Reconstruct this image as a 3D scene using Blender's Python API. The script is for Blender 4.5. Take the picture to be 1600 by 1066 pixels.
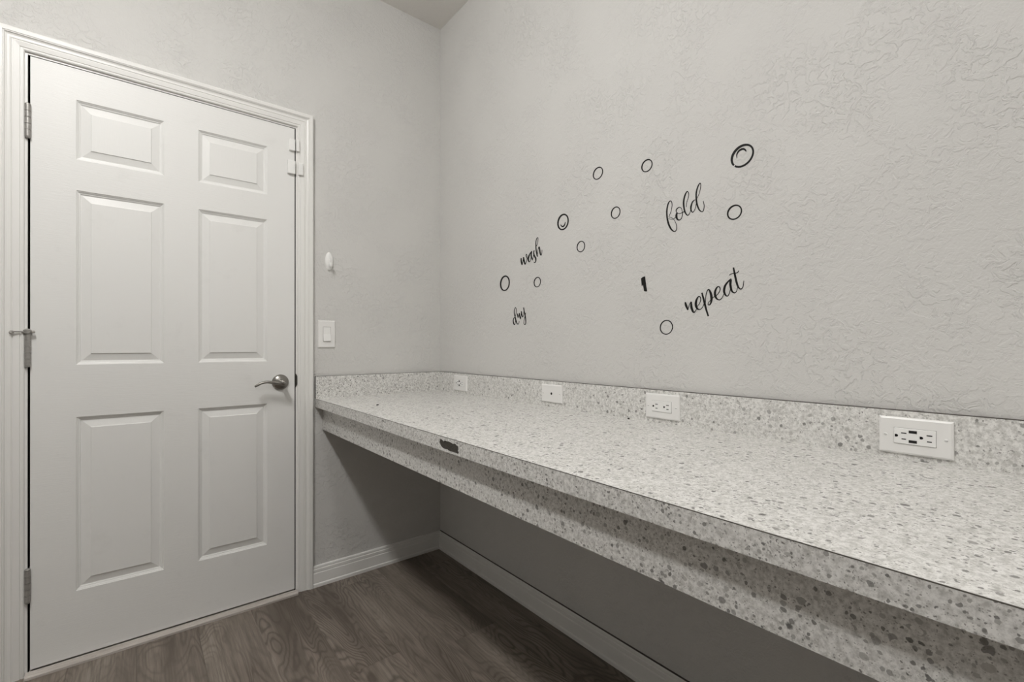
import bpy, bmesh, math, random
from mathutils import Vector, Matrix, geometry

for o in list(bpy.data.objects):
    bpy.data.objects.remove(o)
scene = bpy.context.scene
COL = scene.collection

# ------------------------------------------------------------------ camera
# world: door wall is y = 0, long counter wall is x = 0, room is x < 0, y < 0
FPX, YAW, CAM, PPY = 721.75, 0.67968, Vector((-1.26908, -2.18816, 1.08681)), 533 + 7.64
FW = Vector((math.sin(YAW), math.cos(YAW), 0.00064)).normalized()
RT = Vector((math.cos(YAW), -math.sin(YAW), 0))
UP = RT.cross(FW)
cd = bpy.data.cameras.new('camera')
cam = bpy.data.objects.new('camera', cd)
COL.objects.link(cam)
cd.sensor_width = 36
cd.lens = FPX / 1600 * 36
cd.shift_y = 7.64 / 1600
cd.clip_start = 0.02
m = Matrix((RT, UP, -FW)).transposed().to_4x4()
m.translation = CAM
cam.matrix_world = m
scene.camera = cam


def px(x, y, ax, v):
    """photo pixel -> point on the plane  axis == v"""
    d = FW + RT * ((x - 800) / FPX) - UP * ((y - PPY) / FPX)
    return CAM + d * ((v - CAM[ax]) / d[ax])


# ------------------------------------------------------------------ world, exposure, lamps' strength
w = bpy.data.worlds.new('world')
scene.world = w
w.use_nodes = True
w.node_tree.nodes['Background'].inputs[0].default_value = (0.5, 0.49, 0.47, 1)
w.node_tree.nodes['Background'].inputs[1].default_value = 0.15
vs = scene.view_settings
vs.view_transform = 'Standard'
vs.look = 'None'
vs.gamma = 1
vs.use_curve_mapping = False
vs.exposure = 0.0
LAMPS = ((-1.64, -1.30, 0.31), (-1.0, -3.6, 0.12))   # x, y and half length: ceiling fixture, then an added unseen fill light
LAMP_STRENGTH = 81.0
LAMP_W = 0.095                 # half width

# room
XL, YF, ZC = -4.4, -4.1, 2.80        # left wall, wall behind the camera, ceiling
DX0, DX1, DZ0, DZ1 = -1.5540, -0.7300, 0.017, 2.046   # door opening edges (jamb faces) and leaf bottom / top

# ------------------------------------------------------------------ helpers


def tag(o, label=None, cat=None, group=None, kind=None):
    if label: o['label'] = label
    if cat: o['category'] = cat
    if group: o['group'] = group
    if kind: o['kind'] = kind
    return o


def empty(name, loc=(0, 0, 0)):
    o = bpy.data.objects.new(name, None)
    o.empty_display_size = 0.05
    COL.objects.link(o)
    o.location = loc
    return o


def link(name, me, mat, parent=None, smooth=False):
    """link a mesh given in world coordinates, under a parent that only has a location"""
    o = bpy.data.objects.new(name, me)
    COL.objects.link(o)
    if mat and not me.materials:
        me.materials.append(mat)
    if parent:
        o.parent = parent
        off = Vector((0, 0, 0))
        p = parent
        while p:
            off += p.location
            p = p.parent
        o.location = -off
    if smooth:
        for p in me.polygons: p.use_smooth = True
    return o


def obj(name, bm, mat, parent=None, smooth=False, angle=None):
    bmesh.ops.recalc_face_normals(bm, faces=bm.faces)
    me = bpy.data.meshes.new(name)
    bm.to_mesh(me)
    bm.free()
    if angle is not None:
        me.set_sharp_from_angle(angle=math.radians(angle))
        smooth = True
    return link(name, me, mat, parent, smooth)


def recentre(o):
    """move a top-level mesh's origin to its own centre"""
    me = o.data
    c = Vector((0, 0, 0))
    for v in me.vertices: c += v.co
    c /= len(me.vertices)
    me.transform(Matrix.Translation(-c))
    o.location = o.location + c
    return o


def box(bm, a, b, bevel=0.0, seg=2):
    r = bmesh.ops.create_cube(bm, size=1.0)
    vs_ = r['verts']
    lo = Vector([min(p, q) for p, q in zip(a, b)])
    hi = Vector([max(p, q) for p, q in zip(a, b)])
    for v in vs_:
        v.co = Vector([lo[i] + (v.co[i] + 0.5) * (hi[i] - lo[i]) for i in range(3)])
    if bevel:
        es = list({e for v in vs_ for e in v.link_edges})
        bmesh.ops.bevel(bm, geom=es, offset=bevel, segments=seg, affect='EDGES', profile=0.5)
    return bm


def mkbox(name, a, b, mat, parent=None, bevel=0.0, seg=2):
    return obj(name, box(bmesh.new(), a, b, bevel, seg), mat, parent)


def sweep(bm, prof, path, closed_ends=True):
    """prof: list of functions/points evaluated at each path station -> list of Vector rows"""
    rows = [[bm.verts.new(p) for p in row] for row in path]
    n = len(rows[0])
    for i in range(len(rows) - 1):
        for j in range(n):
            bm.faces.new((rows[i][j], rows[i][(j + 1) % n], rows[i + 1][(j + 1) % n], rows[i + 1][j]))
    if closed_ends:
        bm.faces.new(rows[0][::-1])
        bm.faces.new(rows[-1])
    return bm


def lathe(bm, prof, origin, axis, seg=32):
    """prof: (radius, height along axis)"""
    axis = Vector(axis).normalized()
    u = axis.orthogonal().normalized()
    v = axis.cross(u)
    rows = []
    for k in range(seg):
        a = 2 * math.pi * k / seg
        d = u * math.cos(a) + v * math.sin(a)
        rows.append([bm.verts.new(Vector(origin) + d * max(r, 1e-5) + axis * h) for r, h in prof])
    for k in range(seg):
        A, B = rows[k], rows[(k + 1) % seg]
        for j in range(len(prof) - 1):
            bm.faces.new((A[j], A[j + 1], B[j + 1], B[j]))
    bmesh.ops.remove_doubles(bm, verts=bm.verts, dist=2e-5)
    return bm


def tube(bm, pts, radii, seg=12, flat=1.0, up=Vector((0, 0, 1))):
    """swept tube with elliptical section: flat scales the radius along 'up'"""
    rows = []
    pts = [Vector(p) for p in pts]
    for i, p in enumerate(pts):
        t = (pts[min(i + 1, len(pts) - 1)] - pts[max(i - 1, 0)]).normalized()
        s = t.cross(up).normalized()
        u2 = s.cross(t).normalized()
        row = []
        for k in range(seg):
            a = 2 * math.pi * k / seg
            row.append(p + s * (math.cos(a) * radii[i]) + u2 * (math.sin(a) * radii[i] * flat))
        rows.append(row)
    return sweep(bm, None, rows)


def catmull(pts, n=6):
    out = []
    P = [pts[0]] + list(pts) + [pts[-1]]
    for i in range(1, len(P) - 2):
        a, b, c, d = P[i - 1], P[i], P[i + 1], P[i + 2]
        for k in range(n):
            t = k / n
            out.append(tuple(0.5 * (2 * b[q] + (c[q] - a[q]) * t + (2 * a[q] - 5 * b[q] + 4 * c[q] - d[q]) * t * t
                                    + (3 * b[q] - a[q] - 3 * c[q] + d[q]) * t ** 3) for q in range(len(b))))
    out.append(tuple(pts[-1]))
    return out


# ------------------------------------------------------------------ materials
class NT:
    def __init__(self, name, rough=0.5, spec=0.5, metal=0.0):
        self.m = bpy.data.materials.new(name)
        self.m.use_nodes = True
        self.t = self.m.node_tree
        self.b = self.t.nodes['Principled BSDF']
        self.b.inputs['Roughness'].default_value = rough
        self.b.inputs['Specular IOR Level'].default_value = spec
        self.b.inputs['Metallic'].default_value = metal

    def n(self, kind, **kw):
        nd = self.t.nodes.new(kind)
        for k, v in kw.items():
            if k in nd.inputs.keys() and not hasattr(nd, k):
                nd.inputs[k].default_value = v
            else:
                setattr(nd, k, v)
        return nd

    def l(self, a, b):
        self.t.links.new(a, b)

    def coords(self, scale=(1, 1, 1)):
        g = self.n('ShaderNodeNewGeometry')
        mp = self.n('ShaderNodeMapping')
        mp.inputs['Scale'].default_value = scale
        self.l(g.outputs['Position'], mp.inputs['Vector'])
        return mp.outputs['Vector']

    def noise(self, vec, scale, detail=2, rough=0.5, dist=0.0):
        nd = self.n('ShaderNodeTexNoise')
        nd.inputs['Scale'].default_value = scale
        nd.inputs['Detail'].default_value = detail
        nd.inputs['Roughness'].default_value = rough
        nd.inputs['Distortion'].default_value = dist
        self.l(vec, nd.inputs['Vector'])
        return nd.outputs['Fac']

    def ramp(self, fac, stops, interp='LINEAR'):
        nd = self.n('ShaderNodeValToRGB')
        cr = nd.color_ramp
        cr.interpolation = interp
        while len(cr.elements) < len(stops): cr.elements.new(0.5)
        for e, (p, c) in zip(cr.elements, stops):
            e.position = p
            e.color = (c, c, c, 1) if not isinstance(c, tuple) else (*c, 1)
        self.l(fac, nd.inputs['Fac'])
        return nd.outputs['Color']

    def math(self, op, a, b=None, c=None):
        nd = self.n('ShaderNodeMath', operation=op)
        for i, x in enumerate((a, b, c)):
            if x is None: continue
            if isinstance(x, (int, float)): nd.inputs[i].default_value = x
            else: self.l(x, nd.inputs[i])
        return nd.outputs[0]

    def mix(self, fac, a, b, mode='MIX'):
        nd = self.n('ShaderNodeMix', data_type='RGBA', blend_type=mode)
        for i, x in ((0, fac), (6, a), (7, b)):
            if isinstance(x, (int, float)): nd.inputs[i].default_value = x
            elif isinstance(x, tuple): nd.inputs[i].default_value = (*x, 1)
            else: self.l(x, nd.inputs[i])
        return nd.outputs[2]

    def col(self, c):
        if isinstance(c, tuple): self.b.inputs['Base Color'].default_value = (*c, 1)
        else: self.l(c, self.b.inputs['Base Color'])
        return self

    def bump(self, h, strength, dist):
        nd = self.n('ShaderNodeBump')
        nd.inputs['Strength'].default_value = strength
        nd.inputs['Distance'].default_value = dist
        self.l(h, nd.inputs['Height'])
        self.l(nd.outputs['Normal'], self.b.inputs['Normal'])
        return self


def plaster(name, c, amount=1.0):
    t = NT(name, 0.62, 0.25)
    v = t.coords()
    wob = t.noise(v, 26, 2)
    a = t.noise(v, 46, 4, 0.60, 0.7)
    knock = t.ramp(a, [(0.46, 0.0), (0.54, 1.0)])          # trowelled plateaus
    patch = t.ramp(t.noise(v, 5, 2), [(0.38, 0.2), (0.60, 1.0)])
    h = t.math('MULTIPLY', knock, patch)
    h = t.math('ADD', h, t.math('MULTIPLY', t.noise(v, 210, 3), 0.5))
    h = t.math('ADD', h, t.math('MULTIPLY', wob, 0.35))
    t.bump(h, 0.62 * amount, 0.0022)
    var = t.ramp(t.noise(v, 2.2, 3), [(0.3, tuple(x * 0.975 for x in c)), (0.7, c)])
    t.col(var)
    return t.m


M = {}
M['wall'] = plaster('wall_paint', (0.655, 0.645, 0.624))
M['ceiling'] = plaster('ceiling_paint', (0.86, 0.835, 0.80), 1.0)


def paint(name, c, rough=0.38, grain=0.0, axis=2, scuff=0.0):
    t = NT(name, rough, 0.4)
    sc = [60, 60, 60]
    sc[axis] = 5
    v = t.coords(tuple(sc))
    if grain:
        g = t.noise(v, 4.0, 4, 0.6, 0.8)
        t.bump(g, grain, 0.0009)
    if scuff:
        p = t.coords()
        s = t.ramp(t.noise(p, 9, 5, 0.7), [(0.58, 0.0), (0.80, 1.0)])
        f = t.math('MULTIPLY', s, scuff)
        t.col(t.mix(f, c, (0.33, 0.31, 0.28)))
    else:
        t.col(c)
    return t.m


M['trim'] = paint('trim_paint', (0.80, 0.79, 0.765), 0.35, 0.05)
M['base'] = paint('baseboard_paint', (0.81, 0.80, 0.775), 0.4, 0.05, 1, 0.18)
M['leaf'] = paint('door_paint', (0.79, 0.785, 0.765), 0.42, 0.5, 0, 0.10)
M['panel'] = paint('door_panel_paint', (0.79, 0.785, 0.765), 0.42, 0.18, 2, 0.10)
M['plastic'] = NT('white_plastic', 0.32, 0.5).col((0.83, 0.82, 0.80)).m
M['plastic2'] = NT('white_device_plastic', 0.28, 0.5).col((0.86, 0.855, 0.835)).m
M['black'] = NT('black_slot', 0.6, 0.3).col((0.012, 0.011, 0.01)).m
M['vinyl'] = NT('black_vinyl', 0.6, 0.2).col((0.010, 0.009, 0.008)).m
M['seam'] = NT('dark_seam_and_edge', 0.6, 0.3).col((0.10, 0.09, 0.08)).m
M['dark'] = NT('dark_shade_and_crumb', 0.9, 0.1).col((0.05, 0.047, 0.043)).m  # own colour of subfloor and crumbs; painted shade on the door stop
M['darkstrip'] = NT('gap_shade_strip', 0.9, 0.1).col((0.022, 0.02, 0.018)).m
M['rubber'] = NT('grey_rubber', 0.7, 0.3).col((0.45, 0.43, 0.40)).m
t = NT('brushed_nickel', 0.33, 0.5, 1.0)
t.bump(t.noise(t.coords((40, 40, 900)), 1.0, 2), 0.08, 0.0004)
M['nickel'] = t.col((0.31, 0.297, 0.275)).m
t = NT('tarnished_nickel_hinge', 0.45, 0.5, 0.6)
M['hinge'] = t.col(t.mix(t.noise(t.coords(), 120, 3), (0.30, 0.29, 0.275), (0.46, 0.445, 0.42))).m
M['darkmetal'] = NT('dark_bronze', 0.5, 0.4, 0.7).col((0.06, 0.055, 0.05)).m


def laminate():
    t = NT('speckled_laminate', 0.27, 0.55)
    p = t.coords()
    wob = t.n('ShaderNodeTexNoise')
    wob.inputs['Scale'].default_value = 140
    wob.inputs['Detail'].default_value = 2
    t.l(p, wob.inputs['Vector'])
    sub = t.n('ShaderNodeVectorMath', operation='SUBTRACT')
    t.l(wob.outputs['Color'], sub.inputs[0])
    sub.inputs[1].default_value = (0.5, 0.5, 0.5)
    scl = t.n('ShaderNodeVectorMath', operation='SCALE')
    t.l(sub.outputs[0], scl.inputs[0])
    scl.inputs['Scale'].default_value = 0.0048
    add = t.n('ShaderNodeVectorMath', operation='ADD')
    t.l(p, add.inputs[0])
    t.l(scl.outputs[0], add.inputs[1])
    q = add.outputs[0]
    base = t.mix(t.ramp(t.noise(p, 130, 5, 0.7), [(0.36, 0.0), (0.60, 1.0)]), (0.50, 0.49, 0.465), (0.81, 0.80, 0.775))
    out = base
    clump = t.ramp(t.noise(p, 22, 3, 0.6), [(0.34, 0.35), (0.66, 1.5)])
    # (scale per metre, share of cells, largest radius in cell units, dark, light tone, opacity)
    for sc, share, rad, dk, lt, op in ((400, 0.34, 0.50, 0.14, 0.52, 0.72), (210, 0.28, 0.48, 0.09, 0.46, 0.80), (120, 0.25, 0.47, 0.08, 0.48, 0.80),
                                       (78, 0.15, 0.45, 0.09, 0.48, 0.78), (58, 0.07, 0.42, 0.06, 0.30, 0.86)):
        vo = t.n('ShaderNodeTexVoronoi')
        vo.inputs['Scale'].default_value = sc
        t.l(q, vo.inputs['Vector'])
        sp = t.n('ShaderNodeSeparateColor')
        t.l(vo.outputs['Color'], sp.inputs[0])
        on = t.math('LESS_THAN', sp.outputs[0], t.math('MULTIPLY', clump, share))
        r = t.math('MULTIPLY_ADD', sp.outputs[1], rad * 0.6, rad * 0.4)
        edge = t.math('MULTIPLY', t.math('SUBTRACT', r, vo.outputs['Distance']), 16.0)
        cl = t.n('ShaderNodeClamp')
        t.l(edge, cl.inputs[0])
        f = t.math('MULTIPLY', t.math('MULTIPLY', on, cl.outputs[0]), op)
        tone = t.mix(sp.outputs[2], (dk, dk * 0.95, dk * 0.89), (lt, lt * 0.97, lt * 0.92))
        out = t.mix(f, out, tone)
    t.col(out)
    t.bump(t.noise(p, 400, 2), 0.05, 0.0004)
    return t.m


M['laminate'] = laminate()
t = NT('exposed_particle_board', 0.9, 0.1)
pv = t.coords()
t.col(t.mix(t.noise(pv, 420, 3), (0.03, 0.028, 0.025), (0.13, 0.12, 0.105)))
t.bump(t.noise(pv, 500, 3), 0.8, 0.002)
M['chip'] = t.m


def plank_mat():
    t = NT('grey_brown_wood_plank', 0.46, 0.35)
    oi = t.n('ShaderNodeObjectInfo')
    g = t.n('ShaderNodeNewGeometry')
    off = t.n('ShaderNodeVectorMath', operation='SCALE')
    cmb = t.n('ShaderNodeCombineXYZ')
    t.l(oi.outputs['Random'], cmb.inputs[0])
    t.l(t.math('MULTIPLY', oi.outputs['Random'], 7.3), cmb.inputs[1])
    t.l(oi.outputs['Random'], cmb.inputs[2])
    t.l(cmb.outputs[0], off.inputs[0])
    off.inputs['Scale'].default_value = 37.0
    add = t.n('ShaderNodeVectorMath', operation='ADD')
    t.l(g.outputs['Position'], add.inputs[0])
    t.l(off.outputs[0], add.inputs[1])

    def sc(x, y):
        mp = t.n('ShaderNodeMapping')
        mp.inputs['Scale'].default_value = (x, y, 1)
        t.l(add.outputs[0], mp.inputs['Vector'])
        return mp.outputs['Vector']
    field = t.noise(sc(6.5, 1.5), 1.0, 2.0, 0.45, 0.35)      # cathedral rings: contour lines of a stretched field
    rings = t.math('SINE', t.math('MULTIPLY', t.math('ADD', field, t.math('MULTIPLY', t.noise(sc(45, 14), 1.0, 2), 0.022)), 195.0))
    rings = t.math('MULTIPLY_ADD', rings, 0.5, 0.5)
    rings = t.math('POWER', rings, 2.6)
    fine = t.noise(sc(160, 6), 1.0, 4, 0.65)
    broad = t.noise(sc(9, 1.2), 1.0, 3, 0.6)
    c = t.ramp(broad, [(0.3, (0.115, 0.094, 0.075)), (0.52, (0.235, 0.200, 0.167)), (0.74, (0.335, 0.293, 0.249))])
    amt = t.math('MULTIPLY', rings, t.ramp(t.noise(sc(5, 1.6), 1.0, 1), [(0.38, 0.12), (0.60, 0.75)]))
    c = t.mix(amt, c, (0.085, 0.067, 0.053))
    c = t.mix(t.ramp(fine, [(0.42, 0.0), (0.72, 0.70)]), c, (0.10, 0.08, 0.064))
    tone = t.math('MULTIPLY_ADD', oi.outputs['Random'], 0.10, 0.95)
    hv = t.n('ShaderNodeHueSaturation')
    t.l(tone, hv.inputs['Value'])
    t.l(c, hv.inputs['Color'])
    t.col(hv.outputs[0])
    t.bump(t.math('ADD', fine, t.math('MULTIPLY', rings, -0.4)), 0.22, 0.0008)
    return t.m


M['plank'] = plank_mat()
t = NT('pale_scuffed_wood', 0.55, 0.3)
v = t.coords((4, 90, 90))
c = t.mix(t.ramp(t.noise(v, 1.0, 4, 0.6), [(0.35, 0.0), (0.7, 1.0)]), (0.42, 0.38, 0.345), (0.61, 0.57, 0.53))
c = t.mix(t.ramp(t.noise(t.coords((18, 60, 60)), 1.0, 4, 0.7), [(0.62, 0.0), (0.74, 0.7)]), c, (0.16, 0.13, 0.11))
M['sill'] = t.col(c).m
t = NT('frosted_lamp_glass', 0.4, 0.4)
t.col((0.9, 0.9, 0.88))
t.b.inputs['Emission Color'].default_value = (1.0, 0.99, 0.97, 1)
t.b.inputs['Emission Strength'].default_value = LAMP_STRENGTH
M['lamp'] = t.m

# ------------------------------------------------------------------ the room
TH = 0.12
random.seed(4)
floor = mkbox('floor', (XL - TH, YF - TH, -0.05), (TH, TH, -0.006), M['dark'])
tag(floor, 'grey brown wood plank floor of the laundry room', 'floor', kind='structure')
PW, PL = 0.182, 1.22

x = 0.0
k = 0
while x > XL:
    x0 = max(x - PW, XL)
    y = -((k * 0.47 + 0.13) % 1.0) * PL
    ys = [0.0]
    while y > YF:
        if -y > 0.05: ys.append(y)
        y -= PL
    ys.append(YF)
    for a, b in zip(ys[:-1], ys[1:]):
        cx_, cy_ = (x + x0) / 2, (a + b) / 2
        bm = bmesh.new()
        hx, hy = (x - x0) / 2 - 0.0002, (a - b) / 2 - 0.0002
        e = 0.0006
        top = [bm.verts.new((sx * (hx - e), sy * (hy - e), 0)) for sx, sy in ((-1, -1), (1, -1), (1, 1), (-1, 1))]
        mid = [bm.verts.new((sx * hx, sy * hy, -0.0004)) for sx, sy in ((-1, -1), (1, -1), (1, 1), (-1, 1))]
        bot = [bm.verts.new((sx * hx, sy * hy, -0.006)) for sx, sy in ((-1, -1), (1, -1), (1, 1), (-1, 1))]
        bm.faces.new(top)
        bm.faces.new(bot[::-1])
        for A, B in ((bot, mid), (mid, top)):
            for i in range(4):
                bm.faces.new((A[i], A[(i + 1) % 4], B[(i + 1) % 4], B[i]))
        o = obj('plank', bm, M['plank'], floor)
        o.location = (cx_, cy_, 0)
    x -= PW
    k += 1

tag(mkbox('ceiling', (XL - TH, YF - TH, ZC), (TH, TH, ZC + 0.1), M['ceiling']), 'textured off white ceiling above the corner', 'ceiling', kind='structure')
tag(mkbox('wall_right', (0, YF - TH, -0.006), (TH, TH, ZC), M['wall']), 'long textured grey wall behind the countertop', 'wall', kind='structure')
tag(mkbox('wall_left', (XL - TH, YF - TH, -0.006), (XL, TH, ZC), M['wall']), 'grey wall left of the door outside the view', 'wall', kind='structure')
tag(mkbox('wall_front', (XL, YF - TH, -0.006), (0, YF, ZC), M['wall']), 'grey wall behind the camera', 'wall', kind='structure')
JT = 0.019
ox0, ox1, oz1 = DX0 - JT, DX1 + JT, DZ1 + 0.003 + JT
bm = bmesh.new()
box(bm, (XL, 0, -0.006), (ox0, TH, ZC))
box(bm, (ox1, 0, -0.006), (0, TH, ZC))
box(bm, (ox0, 0, oz1), (ox1, TH, ZC))
tag(obj('wall_back', bm, M['wall']), 'grey textured wall around the white door', 'wall', kind='structure')

# ---- door trim: jambs, stops and mitred casings
trim = tag(empty('trim_1', ((DX0 + DX1) / 2, 0, 0)), 'white moulded door casing with jambs around the panelled door', 'door trim', kind='structure')
mkbox('jamb', (ox0, -0.001, 0), (DX0, TH, oz1 - JT), M['trim'], trim)
mkbox('jamb', (DX1, -0.001, 0), (ox1, TH, oz1 - JT), M['trim'], trim)
mkbox('head_jamb', (ox0, -0.001, oz1 - JT), (ox1, TH, oz1), M['trim'], trim)
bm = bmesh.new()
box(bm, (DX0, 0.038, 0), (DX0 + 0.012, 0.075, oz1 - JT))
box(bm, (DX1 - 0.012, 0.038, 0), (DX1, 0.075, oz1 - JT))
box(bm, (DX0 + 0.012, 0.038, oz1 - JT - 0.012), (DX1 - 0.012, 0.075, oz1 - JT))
obj('door_stop', bm, M['dark'], trim)  # stop coloured dark so the gap's shade is painted in
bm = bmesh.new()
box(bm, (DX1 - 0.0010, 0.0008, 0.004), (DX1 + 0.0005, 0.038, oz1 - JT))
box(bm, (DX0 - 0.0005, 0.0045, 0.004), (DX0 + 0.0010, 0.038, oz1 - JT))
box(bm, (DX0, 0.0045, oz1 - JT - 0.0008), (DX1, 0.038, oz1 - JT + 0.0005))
obj('gap_shade', bm, M['darkstrip'], trim)['label'] = 'dark strip painted as the shade inside the door gap'  # near-black strips on the jambs, standing in for shade in the gap
CAS = [(0, 0), (0, .0065), (.0030, .0092), (.0070, .0096), (.0080, .0080), (.0098, .0080), (.0108, .0104), (.0255, .0124), (.0265, .0106),
       (.0285, .0106), (.0296, .0128), (.0335, .0120), (.0380, .0120), (.0425, .0140), (.0450, .0176), (.0458, .0160), (.0478, .0160), (.0487, .0184),
       (.0600, .0190), (.0635, .0168), (.0635, 0)]
RV = 0.0065
ix0, ix1, iz = DX0 - RV, DX1 + RV, oz1 - JT + RV
obj('casing_leg', sweep(bmesh.new(), None, [[Vector((ix0 - a, -b, 0)) for a, b in CAS], [Vector((ix0 - a, -b, iz + a)) for a, b in CAS]]), M['trim'], trim)
obj('casing_leg', sweep(bmesh.new(), None, [[Vector((ix1 + a, -b, 0)) for a, b in CAS], [Vector((ix1 + a, -b, iz + a)) for a, b in CAS]]), M['trim'], trim)
obj('casing_head', sweep(bmesh.new(), None, [[Vector((ix0 - a, -b, iz + a)) for a, b in CAS], [Vector((ix1 + a, -b, iz + a)) for a, b in CAS]]), M['trim'], trim)
cas_out = ix1 + 0.0635
bm = bmesh.new()                                             # curved lip of the strike plate on the latch jamb
rows = []
for k in range(9):
    z = 0.906 + 0.060 * k / 8
    bulge = 0.0085 * math.sin(math.pi * k / 8) ** 0.7 + 0.0005
    rows.append([Vector((DX1 - 0.0012, -0.0025, z)), Vector((DX1 + bulge, -0.0025, z)), Vector((DX1 + bulge, 0.0, z)), Vector((DX1 - 0.0012, 0.03, z))])
obj('strike_plate', sweep(bm, None, rows), M['darkmetal'], trim)['label'] = 'dark bronze strike plate lip'

# ---- threshold strip
bm = bmesh.new()
SP = [(-0.0330, 0), (-0.0330, 0.0075), (-0.0270, 0.0118), (-0.0040, 0.0132), (-0.0022, 0.0120), (-0.0020, 0.0040), (0.11, 0.0040), (0.11, 0)]
sill = obj('trim_2', sweep(bm, None, [[Vector((x_, y_, z_)) for y_, z_ in SP] for x_ in (DX0 - 0.004, DX1 + 0.004)]), M['sill'])
tag(sill, 'pale scuffed wooden threshold strip under the door', 'threshold', kind='structure')

# ---- door: stile-and-rail leaf with six moulded panels, hinges and lever
door = tag(empty('door_1', ((DX0 + DX1) / 2, 0.0, DZ0)), 'white six panel interior door with nickel lever', 'door', kind='structure')
lx0, lx1, lz0, lz1 = DX0 + 0.0060, DX1 - 0.0042, DZ0, DZ1
XS = [lx0, -1.4385, -1.1935, -1.0875, -0.8420, lx1]
ZS = [lz0, 0.2400, 0.8425, 1.0222, 1.6275, 1.7325, 1.9400, lz1]
bm = bmesh.new()
grid = {}
for s, yy in ((0, 0.0), (1, 0.035)):
    for i, xx in enumerate(XS):
        for j, zz in enumerate(ZS):
            grid[s, i, j] = bm.verts.new((xx, yy, zz))
hole = lambda i, j: i in (1, 3) and j in (1, 3, 5)
for i in range(5):
    for j in range(7):
        if hole(i, j):
            ring = [(i, j), (i + 1, j), (i + 1, j + 1), (i, j + 1)]
            for a, b in zip(ring, ring[1:] + ring[:1]):
                bm.faces.new((grid[0, a[0], a[1]], grid[0, b[0], b[1]], grid[1, b[0], b[1]], grid[1, a[0], a[1]]))
        else:
            for s in (0, 1):
                bm.faces.new([grid[s, a, b] for a, b in ((i, j), (i + 1, j), (i + 1, j + 1), (i, j + 1))])
for i in range(5):
    for j in (0, 7):
        bm.faces.new((grid[0, i, j], grid[0, i + 1, j], grid[1, i + 1, j], grid[1, i, j]))
for j in range(7):
    for i in (0, 5):
        bm.faces.new((grid[0, i, j], grid[0, i, j + 1], grid[1, i, j + 1], grid[1, i, j]))
obj('door_leaf', bm, M['leaf'], door)
# inset, depth behind the face
PRO = [(0, 0.0), (.0012, .0002), (.0030, .0026), (.0048, .0030), (.0056, .0048), (.0085, .0066), (.0112, .0072), (.0120, .0094), (.0150, .0098),
       (.0165, .0094), (.0385, .0042), (.0392, .0022), (.0405, .0016)]
for i in (1, 3):
    for j in (1, 3, 5):
        bm = bmesh.new()
        rings = []
        for a, d in PRO:
            rings.append([bm.verts.new(p) for p in ((XS[i] + a, d, ZS[j] + a), (XS[i + 1] - a, d, ZS[j] + a), (XS[i + 1] - a, d, ZS[j + 1] - a), (XS[i] + a, d, ZS[j + 1] - a))])
        for A, B in zip(rings[:-1], rings[1:]):
            for q in range(4):
                bm.faces.new((A[q], A[(q + 1) % 4], B[(q + 1) % 4], B[q]))
        bm.faces.new(rings[-1])
        back = [bm.verts.new((v.co.x, 0.030, v.co.z)) for v in rings[0]]
        for q in range(4):
            bm.faces.new((rings[0][q], rings[0][(q + 1) % 4], back[(q + 1) % 4], back[q]))
        bm.faces.new(back[::-1])
        obj('panel', bm, M['panel'], door)
# hinges
hx = DX0 + 0.0010
for hz, stop in ((1.829, False), (1.075, True), (0.298, False)):
    bm = bmesh.new()
    L = 0.104
    r = 0.0078
    for q in range(5):
        a, b = hz - L / 2 + L * q / 5 + 0.0008, hz - L / 2 + L * (q + 1) / 5 - 0.0008
        lathe(bm, [(0, a), (r, a), (r, b), (0, b)], (hx, -0.0075, 0), (0, 0, 1), 20)
    lathe(bm, [(0, hz - L / 2), (r * 0.7, hz - L / 2), (r * 0.7, hz + L / 2), (0, hz + L / 2)], (hx, -0.0075, 0), (0, 0, 1), 16)
    h = obj('hinge', bm, M['hinge'], door, angle=40)
    h['label'] = 'tarnished metal hinge knuckle'
    bm = bmesh.new()
    box(bm, (hx - 0.010, -0.0022, hz - L / 2), (hx, 0.001, hz + L / 2))
    box(bm, (hx, -0.0012, hz - L / 2), (hx + 0.003, 0.03, hz + L / 2))
    obj('hinge_plate', bm, M['hinge'], h)
    bm = bmesh.new()
    for s in (1, -1):
        e = hz + s * L / 2
        lathe(bm, [(0, 0), (r * 1.0, 0), (r * 0.95, s * 0.003), (r * 0.55, s * 0.0055), (0, s * 0.006)], (hx, -0.0075, e), (0, 0, 1), 20)
    obj('hinge_pin', bm, M['hinge'], h, angle=40)
    if stop:
        sz = hz + L / 2 + 0.0075
        bm = bmesh.new()
        lathe(bm, [(0, -0.006), (0.0105, -0.006), (0.0105, 0.005), (0.006, 0.009), (0, 0.010)], (hx, -0.009, sz), (0, 0, 1), 20)
        tube(bm, [(hx, -0.010, sz), (hx - 0.020, -0.0165, sz), (hx - 0.034, -0.022, sz)], [0.0022] * 3, 10)
        tube(bm, [(hx, -0.010, sz), (hx + 0.010, -0.0155, sz)], [0.0028] * 2, 10)
        obj('hinge_stop', bm, M['hinge'], h, angle=40)['label'] = 'hinge pin door stop with thin rod'
        bm = bmesh.new()
        lathe(bm, [(0, 0), (0.0055, 0), (0.0055, 0.006), (0.003, 0.009), (0, 0.009)], (hx - 0.034, -0.020, sz - 0.001), (-0.3, 0.7, -0.3), 16)
        lathe(bm, [(0, 0), (0.0045, 0), (0.0045, 0.006), (0.003, 0.008), (0, 0.008)], (hx + 0.010, -0.0155, sz), (0.9, 0.3, 0), 16)
        obj('bumper', bm, M['rubber'], h, angle=40)
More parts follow.
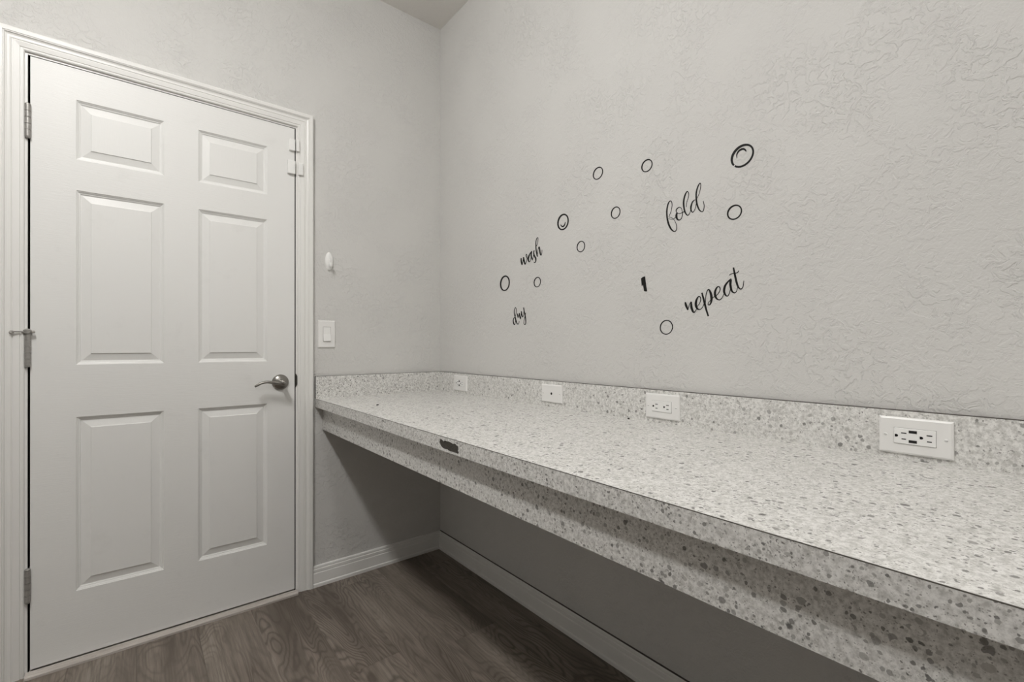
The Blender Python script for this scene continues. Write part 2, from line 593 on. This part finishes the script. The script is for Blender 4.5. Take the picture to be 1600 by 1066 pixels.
# lever
lc = Vector((-0.7920, 0, 0.9310))
rose = obj('lever_handle', lathe(bmesh.new(), [(0.0335, 0), (0.0335, 0.003), (0.0322, 0.0065), (0.027, 0.0115), (0.019, 0.0150), (0.0125, 0.0175), (0.0115, 0.022), (0, 0.022)],
                                 lc, (0, -1, 0), 48), M['nickel'], door, angle=50)
rose['label'] = 'brushed nickel lever handle on round rosette'
obj('neck', lathe(bmesh.new(), [(0.0115, 0.018), (0.0105, 0.032), (0.0118, 0.044), (0.0125, 0.056), (0.0115, 0.0615), (0.0085, 0.0635), (0, 0.0635)], lc, (0, -1, 0), 32), M['nickel'], rose, angle=50)
pts = catmull([(0, -0.050, 0.000, .0105), (-0.018, -0.0525, -0.0005, .0100), (-0.040, -0.053, 0.0035, .0088), (-0.062, -0.052, 0.0062, .0078),
               (-0.082, -0.050, 0.0025, .0074), (-0.098, -0.048, -0.0062, .0068), (-0.106, -0.0475, -0.0110, .0052)], 5)
obj('lever', tube(bmesh.new(), [lc + Vector(p[:3]) for p in pts], [p[3] for p in pts], 16, 0.72), M['nickel'], rose, angle=60)
obj('privacy_button', lathe(bmesh.new(), [(0.0042, 0.062), (0.0042, 0.0685), (0.0030, 0.0700), (0, 0.0700)], lc, (0, -1, 0), 20), M['nickel'], rose, angle=50)

# ---- baseboards
BP = [(0, 0), (.0175, 0), (.0175, .0120), (.0160, .0150), (.0135, .0165), (.0132, .0600), (.0120, .0625), (.0108, .0640), (.0122, .0665), (.0120, .0775),
      (.0095, .0800), (.0088, .0815), (.0100, .0840), (.0092, .0900), (.0070, .0925), (0, .0930)]
bb = obj('baseboard_back', sweep(bmesh.new(), None, [[Vector((cas_out + 0.001, -a, b)) for a, b in BP], [Vector((-a, -a, b)) for a, b in BP]]), M['base'])
tag(bb, 'white moulded baseboard on the door wall running to the corner', 'baseboard', kind='structure')
bb = obj('baseboard_right', sweep(bmesh.new(), None, [[Vector((-a, -a, b)) for a, b in BP], [Vector((-a, YF, b)) for a, b in BP]]), M['base'])
tag(bb, 'white moulded baseboard on the long wall under the countertop', 'baseboard', kind='structure')

mkbox('gap', (-0.0066, YF, 0.0925), (-0.0004, -0.006, 0.0939), M['seam'], bb)

# ------------------------------------------------------------------ countertop
ZT, ZS_, ZA, ZB = 0.8497, 0.8117, 0.7065, 0.9500
XFR, XAP, TB = -0.6477, -0.6153, 0.0105
YE = YF + 0.02
SM = 0.0011                                               # thin dark seam where the laminate sheets meet
ct = tag(empty('countertop', (-0.33, -1.5, ZT)), 'long speckled grey laminate countertop with backsplash and front apron', 'countertop')
mkbox('worktop', (XFR + 0.0016, -0.0005, ZS_), (-0.0005, YE, ZT), M['laminate'], ct)
# front strip with the chipped hole
chip = [(375, 350), (400, 335), (440, 375), (470, 400), (490, 425), (525, 395), (560, 400), (600, 430), (650, 425), (700, 445), (760, 480), (800, 510), (850, 495), (900, 520),
        (920, 560), (950, 565), (985, 610), (975, 650), (1000, 690), (965, 710), (970, 760), (1000, 790), (985, 830), (940, 840), (900, 810), (840, 800), (770, 775),
        (700, 755), (640, 730), (610, 690), (530, 680), (460, 645), (410, 600), (380, 550), (365, 500), (345, 460)]
rs = random.Random(3)
hole_pts = [px(670 + a / 21.32, 670 + b / 21.32, 0, XFR) for a, b in chip]
hole2 = [Vector((p.y, p.z, 0)) for p in hole_pts]
outer2 = [Vector((-0.0005, ZS_, 0)), Vector((YE, ZS_, 0)), Vector((YE, ZT - SM, 0)), Vector((-0.0005, ZT - SM, 0))]
tris = geometry.tessellate_polygon([outer2, hole2])
allp = outer2 + hole2
bm = bmesh.new()
F = [bm.verts.new((XFR, p.x, p.y)) for p in allp]
B = [bm.verts.new((XFR + 0.0015, p.x, p.y)) for p in allp]
for tri in tris:
    bm.faces.new([F[i] for i in tri])
    bm.faces.new([B[i] for i in tri][::-1])
n0 = len(outer2)
for lo, n in ((0, n0), (n0, len(hole2))):
    for i in range(n):
        a, b = lo + i, lo + (i + 1) % n
        bm.faces.new((F[a], F[b], B[b], B[a]))
fs = obj('front_strip', bm, M['laminate'], ct)
cz_ = [p.z for p in hole_pts]
cy_ = [p.y for p in hole_pts]
o = mkbox('chipped_patch', (XFR + 0.0011, min(cy_) - 0.003, min(cz_) - 0.001), (XFR + 0.0016, max(cy_) + 0.003, max(cz_) + 0.002), M['chip'], fs)
o['label'] = 'dark chipped patch where the laminate edge has broken away'
mkbox('edge_seam', (XFR - 0.0001, -0.0005, ZT - SM), (XFR + 0.0016, YE, ZT - 0.0001), M['seam'], ct)
mkbox('apron', (XAP, -0.0005, ZA), (XAP + 0.019, YE, ZS_), M['laminate'], ct)
mkbox('backsplash', (-TB, -TB, ZT), (-0.0005, YE, ZB), M['laminate'], ct)
mkbox('backsplash', (XFR, -TB, ZT), (-0.0005, -0.0005, ZB), M['laminate'], ct)
bm = bmesh.new()
box(bm, (-TB - 0.0002, -TB - 0.0002, ZB - 0.0002), (-0.0005, YE, ZB + 0.0011))
obj('dark_edge', bm, M['seam'], ct)
bm = bmesh.new()
box(bm, (XFR, -TB - 0.0002, ZB - 0.0002), (-TB, -0.0005, ZB + 0.0008))
box(bm, (XFR - 0.0008, -TB, ZT), (XFR, -0.0005, ZB))
obj('dark_edge', bm, M['seam'], ct)  # thin dark strips along the backsplash top and its left end

# ------------------------------------------------------------------ plates on the backsplash
# local frame: u towards the camera side (-y), v up (+z), n out of the wall (-x)


def PB(bm, yc, zc, u0, u1, v0, v1, n0_, n1_, bevel=0.0, seg=2):
    return box(bm, (-TB - n0_, yc - u0, zc + v0), (-TB - n1_, yc - u1, zc + v1), bevel, seg)


def plate_base(name, yc, zc, wu, hv, label, group):
    t_ = tag(empty(name, (-TB, yc, zc)), label, 'wall plate', group)
    bm = bmesh.new()
    A = [(-wu / 2, -hv / 2), (wu / 2, -hv / 2), (wu / 2, hv / 2), (-wu / 2, hv / 2)]
    rows = []
    for ins, n in ((0, 0.0), (0, 0.0025), (0.0012, 0.0046), (0.0040, 0.0060)):
        rows.append([bm.verts.new((-TB - n, yc - (u - math.copysign(ins, u)), zc + (v - math.copysign(ins, v)))) for u, v in A])
    for R0, R1 in zip(rows[:-1], rows[1:]):
        for q in range(4):
            bm.faces.new((R0[q], R0[(q + 1) % 4], R1[(q + 1) % 4], R1[q]))
    bm.faces.new(rows[-1])
    bm.faces.new(rows[0][::-1])
    obj('cover_plate', bm, M['plastic'], t_)
    for s in (-1, 1):
        bm = bmesh.new()
        us = s * wu * 0.405
        lathe(bm, [(0.0033, 0.0058), (0.0033, 0.0066), (0.0022, 0.0072), (0, 0.0072)], (-TB, yc - us, zc), (-1, 0, 0), 16)
        sc = obj('screw', bm, M['plastic2'], t_, angle=40)
        bm = bmesh.new()
        PB(bm, yc, zc, us - 0.0025, us + 0.0025, -0.0004, 0.0004, 0.0070, 0.0074)
        obj('slot', bm, M['seam'], sc)
    return t_


def receptacle(t_, yc, zc, iw, ih, usb):
    bm = bmesh.new()
    PB(bm, yc, zc, -iw / 2 - 0.0004, iw / 2 + 0.0004, -ih / 2 - 0.0004, ih / 2 + 0.0004, 0.0058, 0.00615)
    obj('gap', bm, M['seam'], t_)
    ins = obj('receptacle', PB(bmesh.new(), yc, zc, -iw / 2, iw / 2, -ih / 2, ih / 2, 0.002, 0.0084, 0.0014, 3), M['plastic2'], t_)
    spots = [(0.065, 0.245), (0.665, 0.850)] if usb else [(0.075, 0.245), (0.645, 0.815)]
    for g, s in spots:
        bm = bmesh.new()
        ug, us = (g - 0.5) * iw, (s - 0.5) * iw
        lathe(bm, [(0, 0.0080), (0.0028, 0.0080), (0.0028, 0.0086), (0, 0.0086)], (-TB, yc - ug, zc), (-1, 0, 0), 16)
        PB(bm, yc, zc, ug - 0.0026, ug, -0.0028, 0.0028, 0.0080, 0.0086)
        obj('ground_hole', bm, M['black'], ins)
        for sv, ln in ((1, 0.0088), (-1, 0.0074)):
            obj('blade_slot', PB(bmesh.new(), yc, zc, us - ln / 2, us + ln / 2, sv * 0.0062 - 0.0011, sv * 0.0062 + 0.0011, 0.0080, 0.0086), M['black'], ins)
    if usb:
        uu = (0.462 - 0.5) * iw
        for sv in (1, -1):
            obj('usb_port', PB(bmesh.new(), yc, zc, uu - 0.0066, uu + 0.0066, sv * 0.0100 - 0.0029, sv * 0.0100 + 0.0029, 0.0080, 0.0086), M['black'], ins)


def quad(ps, x=-TB - 0.004):
    c = [px(a, b, 0, x) for a, b in ps]
    ys = [p.y for p in c]
    zs = [p.z for p in c]
    return (max(ys) + min(ys)) / 2, sum(zs) / 4


GP = 'white cover plates on the backsplash'
yc, zc = quad([(708.6, 586.1), (730.2, 587.2), (730.2, 612.4), (708.8, 610)])
t1 = plate_base('outlet_plate', yc, zc, 0.119, 0.077, 'small-looking white outlet plate on the backsplash nearest the corner', GP)
receptacle(t1, yc, zc, 0.067, 0.033, True)
yc, zc = quad([(846.7, 599.8), (878.3, 603), (878.3, 630.7), (847, 627.4)])
t2 = plate_base('cable_plate', yc, zc, 0.114, 0.070, 'white blank wall plate with one dark hole in its centre', GP)
bm = bmesh.new()
lathe(bm, [(0.0048, 0.0058), (0.0048, 0.0064), (0.0040, 0.0064), (0, 0.0064)], (-TB, yc, zc), (-1, 0, 0), 20)
obj('cable_hole', bm, M['black'], t2)
yc, zc = quad([(1008.4, 614.4), (1062.7, 618.2), (1062.7, 658.8), (1008.7, 651.5)])
t3 = plate_base('outlet_plate', yc, zc, 0.119, 0.077, 'white double outlet plate without charging ports below the word repeat', GP)
receptacle(t3, yc, zc, 0.067, 0.033, False)
yc, zc = quad([(1373.7, 648.4), (1492.2, 661), (1489.5, 720), (1372.6, 704.4)])
t4 = plate_base('outlet_plate', yc, zc, 0.119, 0.077, 'largest-looking white outlet plate with two black charging ports, nearest the camera', GP)
receptacle(t4, yc, zc, 0.067, 0.033, True)

# ------------------------------------------------------------------ door wall: switch, hook, sensors
sx, sz = -0.5975, 1.1420
sw = tag(empty('light_switch', (sx, 0, sz)), 'white rocker light switch on the wall beside the door', 'light switch')
bm = bmesh.new()
rows = []
for ins, n in ((0, 0.0), (0, 0.0025), (0.0012, 0.0046), (0.0040, 0.0060)):
    rows.append([bm.verts.new((sx + s * (0.0385 - ins), -n, sz + q * (0.0620 - ins))) for s, q in ((-1, -1), (1, -1), (1, 1), (-1, 1))])
for R0, R1 in zip(rows[:-1], rows[1:]):
    for q in range(4):
        bm.faces.new((R0[q], R0[(q + 1) % 4], R1[(q + 1) % 4], R1[q]))
bm.faces.new(rows[-1])
bm.faces.new(rows[0][::-1])
obj('cover_plate', bm, M['plastic'], sw)
mkbox('gap', (sx - 0.0172, -0.0058, sz - 0.0335), (sx + 0.0172, -0.0062, sz + 0.0335), M['seam'], sw)
bm = bmesh.new()
a, b = 0.0163, 0.0326
top = [(-a, -0.0066, b), (a, -0.0066, b), (a, -0.0080, 0.002), (-a, -0.0080, 0.002)]
pr = [(-0.003, b), (-0.0066, b), (-0.0076, 0.0), (-0.0118, -b + 0.001), (-0.0108, -b), (-0.003, -b)]
obj('rocker', sweep(bm, None, [[Vector((sx - a, y, sz + z)) for y, z in pr], [Vector((sx + a, y, sz + z)) for y, z in pr]]), M['plastic2'], sw)
for s in (1, -1):
    obj('screw', lathe(bmesh.new(), [(0.003, 0.0058), (0.003, 0.0066), (0, 0.0070)], (sx, 0, sz + s * 0.0485), (0, -1, 0), 14), M['plastic2'], sw, angle=40)

hkx, hkz = -0.5868, 1.4775
hk = tag(empty('adhesive_hook', (hkx, 0, hkz)), 'small oval white adhesive hook on the wall above the light switch', 'hook')
bm = bmesh.new()
rows = []
for sc_, n in ((1.0, 0.0), (1.0, 0.0035), (0.90, 0.0075), (0.70, 0.0100), (0.35, 0.0112)):
    rows.append([bm.verts.new((hkx + 0.0180 * sc_ * math.cos(2 * math.pi * k / 36), -n, hkz + 0.0425 * sc_ * math.sin(2 * math.pi * k / 36))) for k in range(36)])
for R0, R1 in zip(rows[:-1], rows[1:]):
    for q in range(36):
        bm.faces.new((R0[q], R0[(q + 1) % 36], R1[(q + 1) % 36], R1[q]))
bm.faces.new(rows[-1])
bm.faces.new(rows[0][::-1])
obj('oval_base', bm, M['plastic2'], hk, angle=50)
hp = catmull([(0, -0.0095, 0.006, .0055), (0, -0.0135, -0.012, .0056), (0, -0.0185, -0.024, .0056), (0, -0.0245, -0.025, .0054), (0, -0.0275, -0.016, .0050), (0, -0.0280, -0.009, .0040)], 5)
obj('hook', tube(bmesh.new(), [Vector((hkx, 0, hkz)) + Vector(p[:3]) for p in hp], [p[3] for p in hp], 14, 0.6, Vector((1, 0, 0.01))), M['plastic2'], hk, angle=60)


def sensor(name, p0, p1, y0, depth, label):
    a = px(*p0, 1, y0 - depth)
    b = px(*p1, 1, y0 - depth)
    t_ = tag(empty(name, ((a.x + b.x) / 2, y0, (a.z + b.z) / 2)), label, 'door sensor', 'white magnetic door sensors at the top of the latch side')
    mkbox('housing', (a.x, y0, a.z), (b.x, y0 - depth, b.z), M['plastic2'], t_, 0.003, 3)
    mkbox('back_plate', (a.x + 0.001, y0 + 0.0005, a.z - 0.001), (b.x - 0.001, y0 - 0.0022, b.z + 0.001), M['plastic'], t_)
    return t_


sensor('door_sensor', (452.3, 215.4), (461.6, 236), 0.0, 0.012, 'upper white sensor block on the door edge near its top corner')
sensor('sensor_magnet', (463.2, 217.5), (468.5, 237), -0.0088, 0.009, 'narrow upper white magnet on the door casing near the top')
sensor('door_sensor', (449.9, 248.6), (461.8, 272.4), 0.0, 0.013, 'lower and larger white sensor block on the door edge')
sensor('sensor_magnet', (466.8, 253.5), (474.3, 274.5), -0.0105, 0.010, 'narrow lower white magnet on the door casing')

# ------------------------------------------------------------------ black vinyl decals on the long wall
XV = -0.0006


def wall_mesh(bm, polys):
    """polys: pixel quads -> thin vinyl on the wall x = 0"""
    for rows in polys:
        Fv = [[bm.verts.new(px(x, y, 0, XV)) for x, y in row] for row in rows]
        Bv = [[bm.verts.new((0.0, v.co.y, v.co.z)) for v in row] for row in Fv]
        n = len(Fv)
        for i in range(n - 1):
            bm.faces.new((Fv[i][0], Fv[i][1], Fv[i + 1][1], Fv[i + 1][0]))
            bm.faces.new((Fv[i][0], Fv[i + 1][0], Bv[i + 1][0], Bv[i][0]))
            bm.faces.new((Fv[i][1], Bv[i][1], Bv[i + 1][1], Fv[i + 1][1]))
        for i in (0, n - 1):
            bm.faces.new((Fv[i][0], Fv[i][1], Bv[i][1], Bv[i][0]))
    return bm


def ribbon(pts, closed=False, n=7):
    """pts: (x, y, width) in pixels -> rows of edge pairs"""
    P = catmull(pts, n) if not closed else list(pts) + [pts[0]]
    rows = []
    for i, p in enumerate(P):
        a = P[max(i - 1, 0)] if not closed else P[(i - 1) % (len(P) - 1)]
        b = P[min(i + 1, len(P) - 1)] if not closed else P[(i + 1) % (len(P) - 1)]
        dx, dy = b[0] - a[0], b[1] - a[1]
        L = math.hypot(dx, dy) or 1
        hx_, hy_ = -dy / L * p[2] * 0.6, dx / L * p[2] * 0.6
        rows.append([(p[0] + hx_, p[1] + hy_), (p[0] - hx_, p[1] - hy_)])
    return rows


def word(name, label, origin, scale, letters, thin):
    allc = [px(origin[0] + p[0] / scale, origin[1] + p[1] / scale, 0, 0) for lt in letters for st in lt for p in st]
    c = sum(allc, Vector()) / len(allc)
    t_ = tag(empty(name, (0, c.y, c.z)), label, 'wall decal', 'black laundry lettering on the wall')
    for lt in letters:
        rows = []
        for st in lt:
            rows.append(ribbon([(origin[0] + p[0] / scale, origin[1] + p[1] / scale, max(p[2] / scale, thin)) for p in st]))
        bm = wall_mesh(bmesh.new(), rows)
        obj('letter', bm, M['vinyl'], t_)
    return t_


# each stroke: (x, y, width) in the units of the traced enlargement
word('wash_decal', 'small black script word wash on the wall', (770, 360), 10.66, [
    [[(470, 462, 14), (474, 520, 20), (487, 578, 14)], [(487, 576, 7), (500, 520, 6), (509, 448, 8)], [(510, 446, 14), (520, 510, 22), (538, 572, 14)],
     [(538, 570, 8), (560, 515, 7), (570, 440, 6), (560, 396, 8), (552, 430, 5), (575, 465, 5), (592, 455, 5)]],
    [[(650, 345, 8), (615, 395, 13), (590, 470, 22), (600, 522, 13), (620, 512, 7), (638, 440, 6), (650, 350, 8)], [(638, 365, 10), (640, 430, 18), (660, 500, 10)]],
    [[(660, 500, 5), (676, 420, 5), (690, 335, 6), (679, 365, 12), (690, 420, 20), (713, 465, 20), (714, 512, 14), (697, 540, 10), (680, 524, 7)]],
    [[(742, 440, 16), (728, 370, 17), (718, 290, 15), (717, 200, 12), (730, 140, 9), (748, 120, 8), (754, 148, 7), (746, 205, 6), (728, 265, 5)],
     [(738, 432, 7), (752, 330, 7), (770, 275, 12), (779, 310, 17), (786, 370, 18), (800, 415, 13), (815, 385, 7), (820, 325, 6)]],
], 0.62)
word('dry_decal', 'smallest black script word dry below the word wash', (770, 440), 10.66, [
    [[(382, 606, 6), (358, 602, 8), (340, 640, 13), (344, 690, 14), (358, 720, 11), (372, 690, 6), (380, 615, 6)],
     [(376, 430, 7), (358, 470, 8), (356, 530, 10), (368, 580, 13), (382, 640, 15), (400, 695, 13), (420, 712, 10), (434, 690, 6), (438, 660, 5)],
     [(376, 430, 7), (389, 460, 7), (388, 520, 6), (372, 585, 5)]],
    [[(408, 535, 12), (413, 570, 14), (421, 606, 11)], [(421, 604, 6), (432, 560, 5), (440, 530, 7)], [(440, 526, 13), (448, 580, 16), (463, 628, 12)]],
    [[(463, 626, 6), (470, 560, 5), (475, 498, 7)], [(475, 495, 12), (482, 550, 14), (494, 592, 11), (510, 560, 6), (516, 500, 6)],
     [(512, 432, 12), (522, 495, 13), (538, 570, 14), (549, 650, 12), (548, 695, 10), (534, 720, 9), (518, 700, 7), (522, 640, 6), (548, 520, 6)]],
], 0.6)
word('fold_decal', 'black looping script word fold high on the wall', (1020, 270), 9.69, [
    [[(242, 665, 6), (270, 600, 6), (290, 510, 7), (286, 445, 9), (262, 427, 10), (235, 462, 14), (216, 540, 17), (212, 620, 18), (220, 700, 20), (240, 780, 22), (276, 852, 20),
      (318, 888, 13), (346, 880, 9), (362, 838, 9), (350, 770, 7), (318, 708, 6), (280, 680, 6), (244, 672, 6)], [(238, 692, 6), (270, 706, 6), (312, 700, 6), (352, 665, 7)]],
    [[(440, 560, 7), (425, 532, 9), (396, 524, 10), (360, 552, 12), (352, 585, 9), (375, 612, 8), (412, 616, 8), (452, 600, 9), (490, 578, 10)],
     [(368, 600, 14), (356, 655, 26), (370, 702, 20), (400, 716, 12), (432, 690, 8), (450, 625, 9), (440, 560, 7)]],
    [[(505, 520, 6), (512, 450, 6), (535, 380, 7), (541, 315, 9), (520, 283, 11), (487, 340, 17), (467, 430, 20), (470, 520, 20), (490, 602, 18), (526, 645, 12), (556, 615, 7), (580, 545, 6)]],
    [[(660, 420, 7), (640, 410, 8), (602, 440, 14), (578, 510, 20), (578, 565, 17), (602, 598, 11), (634, 560, 7), (655, 480, 7), (662, 425, 6)],
     [(668, 388, 6), (692, 340, 6), (712, 280, 7), (726, 195, 8), (715, 156, 10), (682, 210, 15), (658, 300, 18), (658, 400, 19), (670, 480, 20), (702, 560, 17), (745, 590, 11), (770, 560, 9), (776, 490, 9), (762, 425, 8)]],
], 0.6)
word('repeat_decal', 'widest black script word repeat above the backsplash', (980, 400), 7.615, [
    [[(690, 550, 12), (700, 590, 22), (722, 645, 12)], [(720, 642, 7), (742, 575, 6), (760, 545, 8)], [(760, 545, 14), (764, 610, 23), (780, 658, 20), (797, 672, 11), (820, 640, 6), (835, 610, 6)]],
    [[(820, 615, 6), (856, 572, 6), (874, 525, 8), (868, 490, 9), (846, 486, 10), (822, 530, 20), (817, 588, 23), (835, 628, 17), (864, 638, 9), (895, 612, 7), (918, 560, 7)]],
    [[(888, 438, 14), (915, 540, 20), (940, 640, 18), (965, 718, 15)],
     [(930, 590, 6), (932, 520, 6), (940, 450, 8), (963, 400, 10), (986, 425, 20), (1002, 490, 25), (998, 548, 17), (982, 580, 11), (962, 580, 8), (968, 552, 6), (1000, 520, 6), (1032, 485, 6)]],
    [[(1032, 488, 6), (1072, 460, 7), (1100, 418, 8), (1104, 384, 10), (1085, 364, 10), (1060, 386, 15), (1044, 435, 22), (1050, 485, 22), (1072, 515, 14), (1102, 522, 9), (1130, 495, 6), (1148, 455, 6)]],
    [[(1238, 270, 8), (1205, 300, 13), (1165, 355, 20), (1152, 420, 22), (1170, 466, 16), (1195, 477, 10), (1216, 440, 7), (1232, 370, 7), (1240, 280, 8)],
     [(1224, 285, 16), (1228, 350, 22), (1244, 415, 18), (1275, 440, 11), (1300, 420, 7), (1312, 375, 6)]],
    [[(1263, 138, 15), (1280, 220, 19), (1300, 310, 21), (1320, 368, 17), (1350, 395, 11), (1376, 368, 8), (1387, 295, 7)], [(1213, 230, 6), (1245, 212, 7), (1290, 206, 8), (1318, 192, 8), (1325, 174, 6)]],
], 0.65)
# leftover stroke
blot = [(165, 268), (185, 250), (212, 243), (218, 300), (226, 360), (237, 418), (225, 425), (200, 420), (192, 370), (184, 338), (177, 362), (171, 352), (168, 310)]
bm = bmesh.new()
P3 = [px(980 + a / 7.615, 400 + b / 7.615, 0, XV) for a, b in blot]
tr = geometry.tessellate_polygon([P3])
Fv = [bm.verts.new(p) for p in P3]
Bv = [bm.verts.new((0, p.y, p.z)) for p in P3]
for a in tr:
    bm.faces.new([Fv[i] for i in a])
for i in range(len(P3)):
    j = (i + 1) % len(P3)
    bm.faces.new((Fv[i], Fv[j], Bv[j], Bv[i]))
tag(recentre(obj('stroke_decal', bm, M['vinyl'])), 'short thick black vertical stroke left of the word repeat', 'wall decal')


def bubble(label, c, hw, hh, dx, wd, arc=None, gap=None):
    """ring decal: pixel centre, half extents, x offset of its top point, line width"""
    cc = dx * hh
    l11 = hw - wd / 2
    hh2 = hh - wd / 2
    l21 = cc / l11
    l22 = math.sqrt(max(hh2 * hh2 - l21 * l21, 1))
    N = 96
    pts = []
    for k in range(N):
        a = 2 * math.pi * k / N
        p, q = math.cos(a), math.sin(a)
        pts.append((c[0] + l11 * p, c[1] - (l21 * p + l22 * q), wd * (1 + 0.12 * math.sin(a - 0.8))))
    if gap:
        s, n = gap
        rows = [ribbon([pts[(s + n + k) % N] for k in range(N - n)], False, 1)]
    else:
        rows = [ribbon(pts, True)]
    g = 'black bubble rings on the wall'
    if arc:
        t_ = tag(empty('bubble_decal', px(*c, 0, 0)), label, 'wall decal', g)
        obj('ring', wall_mesh(bmesh.new(), rows), M['vinyl'], t_)
        obj('highlight_arc', wall_mesh(bmesh.new(), [ribbon(arc)]), M['vinyl'], t_)
    else:
        tag(recentre(obj('bubble_decal', wall_mesh(bmesh.new(), rows), M['vinyl'])), label, 'wall decal', g)


bubble('black oval ring decal left of and below the word wash', (788.9, 442.8), 7.6, 12.05, 0.8, 1.7)
bubble('smallest black ring decal right below the word wash', (839.5, 441.0), 5.5, 8.0, 0.7, 1.05)
bubble('upper left black ring decal, level with the ring left of the biggest bubble', (934.3, 270.8), 7.9, 10.1, 2.3, 1.3)
bubble('topmost plain black ring decal above the word fold, left of the biggest bubble', (1010.8, 258.9), 8.7, 10.2, 2.3, 1.4)
bubble('black double bubble ring with a smile shaped arc at its bottom', (879.7, 347.0), 8.9, 12.75, 1.5, 1.8,
       [(860 + a / 6.665, 240 + b / 6.665, wd) for a, b, wd in ((106, 740, .7), (116, 755, 1.5), (130, 760, 1.9), (146, 745, 1.4), (156, 712, .6))])
bubble('small black ring decal left of the word fold', (961.9, 332.4), 7.4, 9.5, 1.5, 1.25)
bubble('small black ring decal just below the smiling bubble', (907.6, 385.4), 6.5, 8.8, 0.9, 1.15)
bubble('bold plain black ring decal right of the word fold', (1147.7, 331.8), 11.7, 11.9, 2.4, 1.9)
bubble('biggest black bubble ring with a curved arc inside, top right', (1160.0, 243.5), 18.1, 18.6, 5.8, 2.7,
       [(1120 + a / 7.11, 210 + b / 7.11, wd) for a, b, wd in ((223, 266, .6), (222, 225, 1.6), (245, 184, 2.1), (285, 163, 2.6), (312, 170, 2.4), (326, 190, 1.2))], (59, 1))
bubble('lowest black ring decal below and left of the word repeat', (1041.2, 511.6), 10.2, 11.4, 0.6, 1.3)

# ------------------------------------------------------------------ crumbs on the worktop
for (a, b), rr, lb in (((590, 633.5), 0.0055, 'tiny dark crumb on the worktop toward its far left end'), ((982, 655), 0.0045, 'tiny dark crumb on the worktop before the double outlet')):
    p = px(a, b, 2, ZT)
    bm = bmesh.new()
    bmesh.ops.create_icosphere(bm, subdivisions=2, radius=1)
    rs = random.Random(int(a))
    for v_ in bm.verts:
        s = rs.uniform(0.75, 1.15)
        v_.co = Vector((v_.co.x * rr * s, v_.co.y * rr * 0.6 * s, max(v_.co.z, -0.3) * 0.0038 * s))
    lo = min(v_.co.z for v_ in bm.verts)
    o = obj('crumb', bm, M['dark'], None, True)
    o.location = (p.x, p.y, ZT - lo)
    tag(o, lb, 'crumb')

# ------------------------------------------------------------------ ceiling lamp and an added fill light (above, out of view)
for (*LAMP, LAMP_L), lb in zip(LAMPS, ('white ceiling light with a frosted lens before the door', 'added unseen ceiling light behind the camera, brightening the lower door')):
    lp = tag(empty('ceiling_or_fill_light', (LAMP[0], LAMP[1], ZC)), lb, 'ceiling light', 'ceiling lights')
    mkbox('lamp_base', (LAMP[0] - LAMP_W, LAMP[1] - LAMP_L - 0.02, ZC - 0.022), (LAMP[0] + LAMP_W, LAMP[1] + LAMP_L + 0.02, ZC), M['plastic'], lp, 0.003)
    sec = [(LAMP_W * 0.95 * math.cos(a), -0.022 - 0.075 * math.sin(a)) for a in [math.pi * k / 10 for k in range(11)]]
    rows = [[Vector((LAMP[0] + x_, LAMP[1] + s_ * LAMP_L, ZC + z_)) for x_, z_ in sec] for s_ in (-1, 1)]
    obj('lens', sweep(bmesh.new(), None, rows), M['lamp'], lp, angle=40)
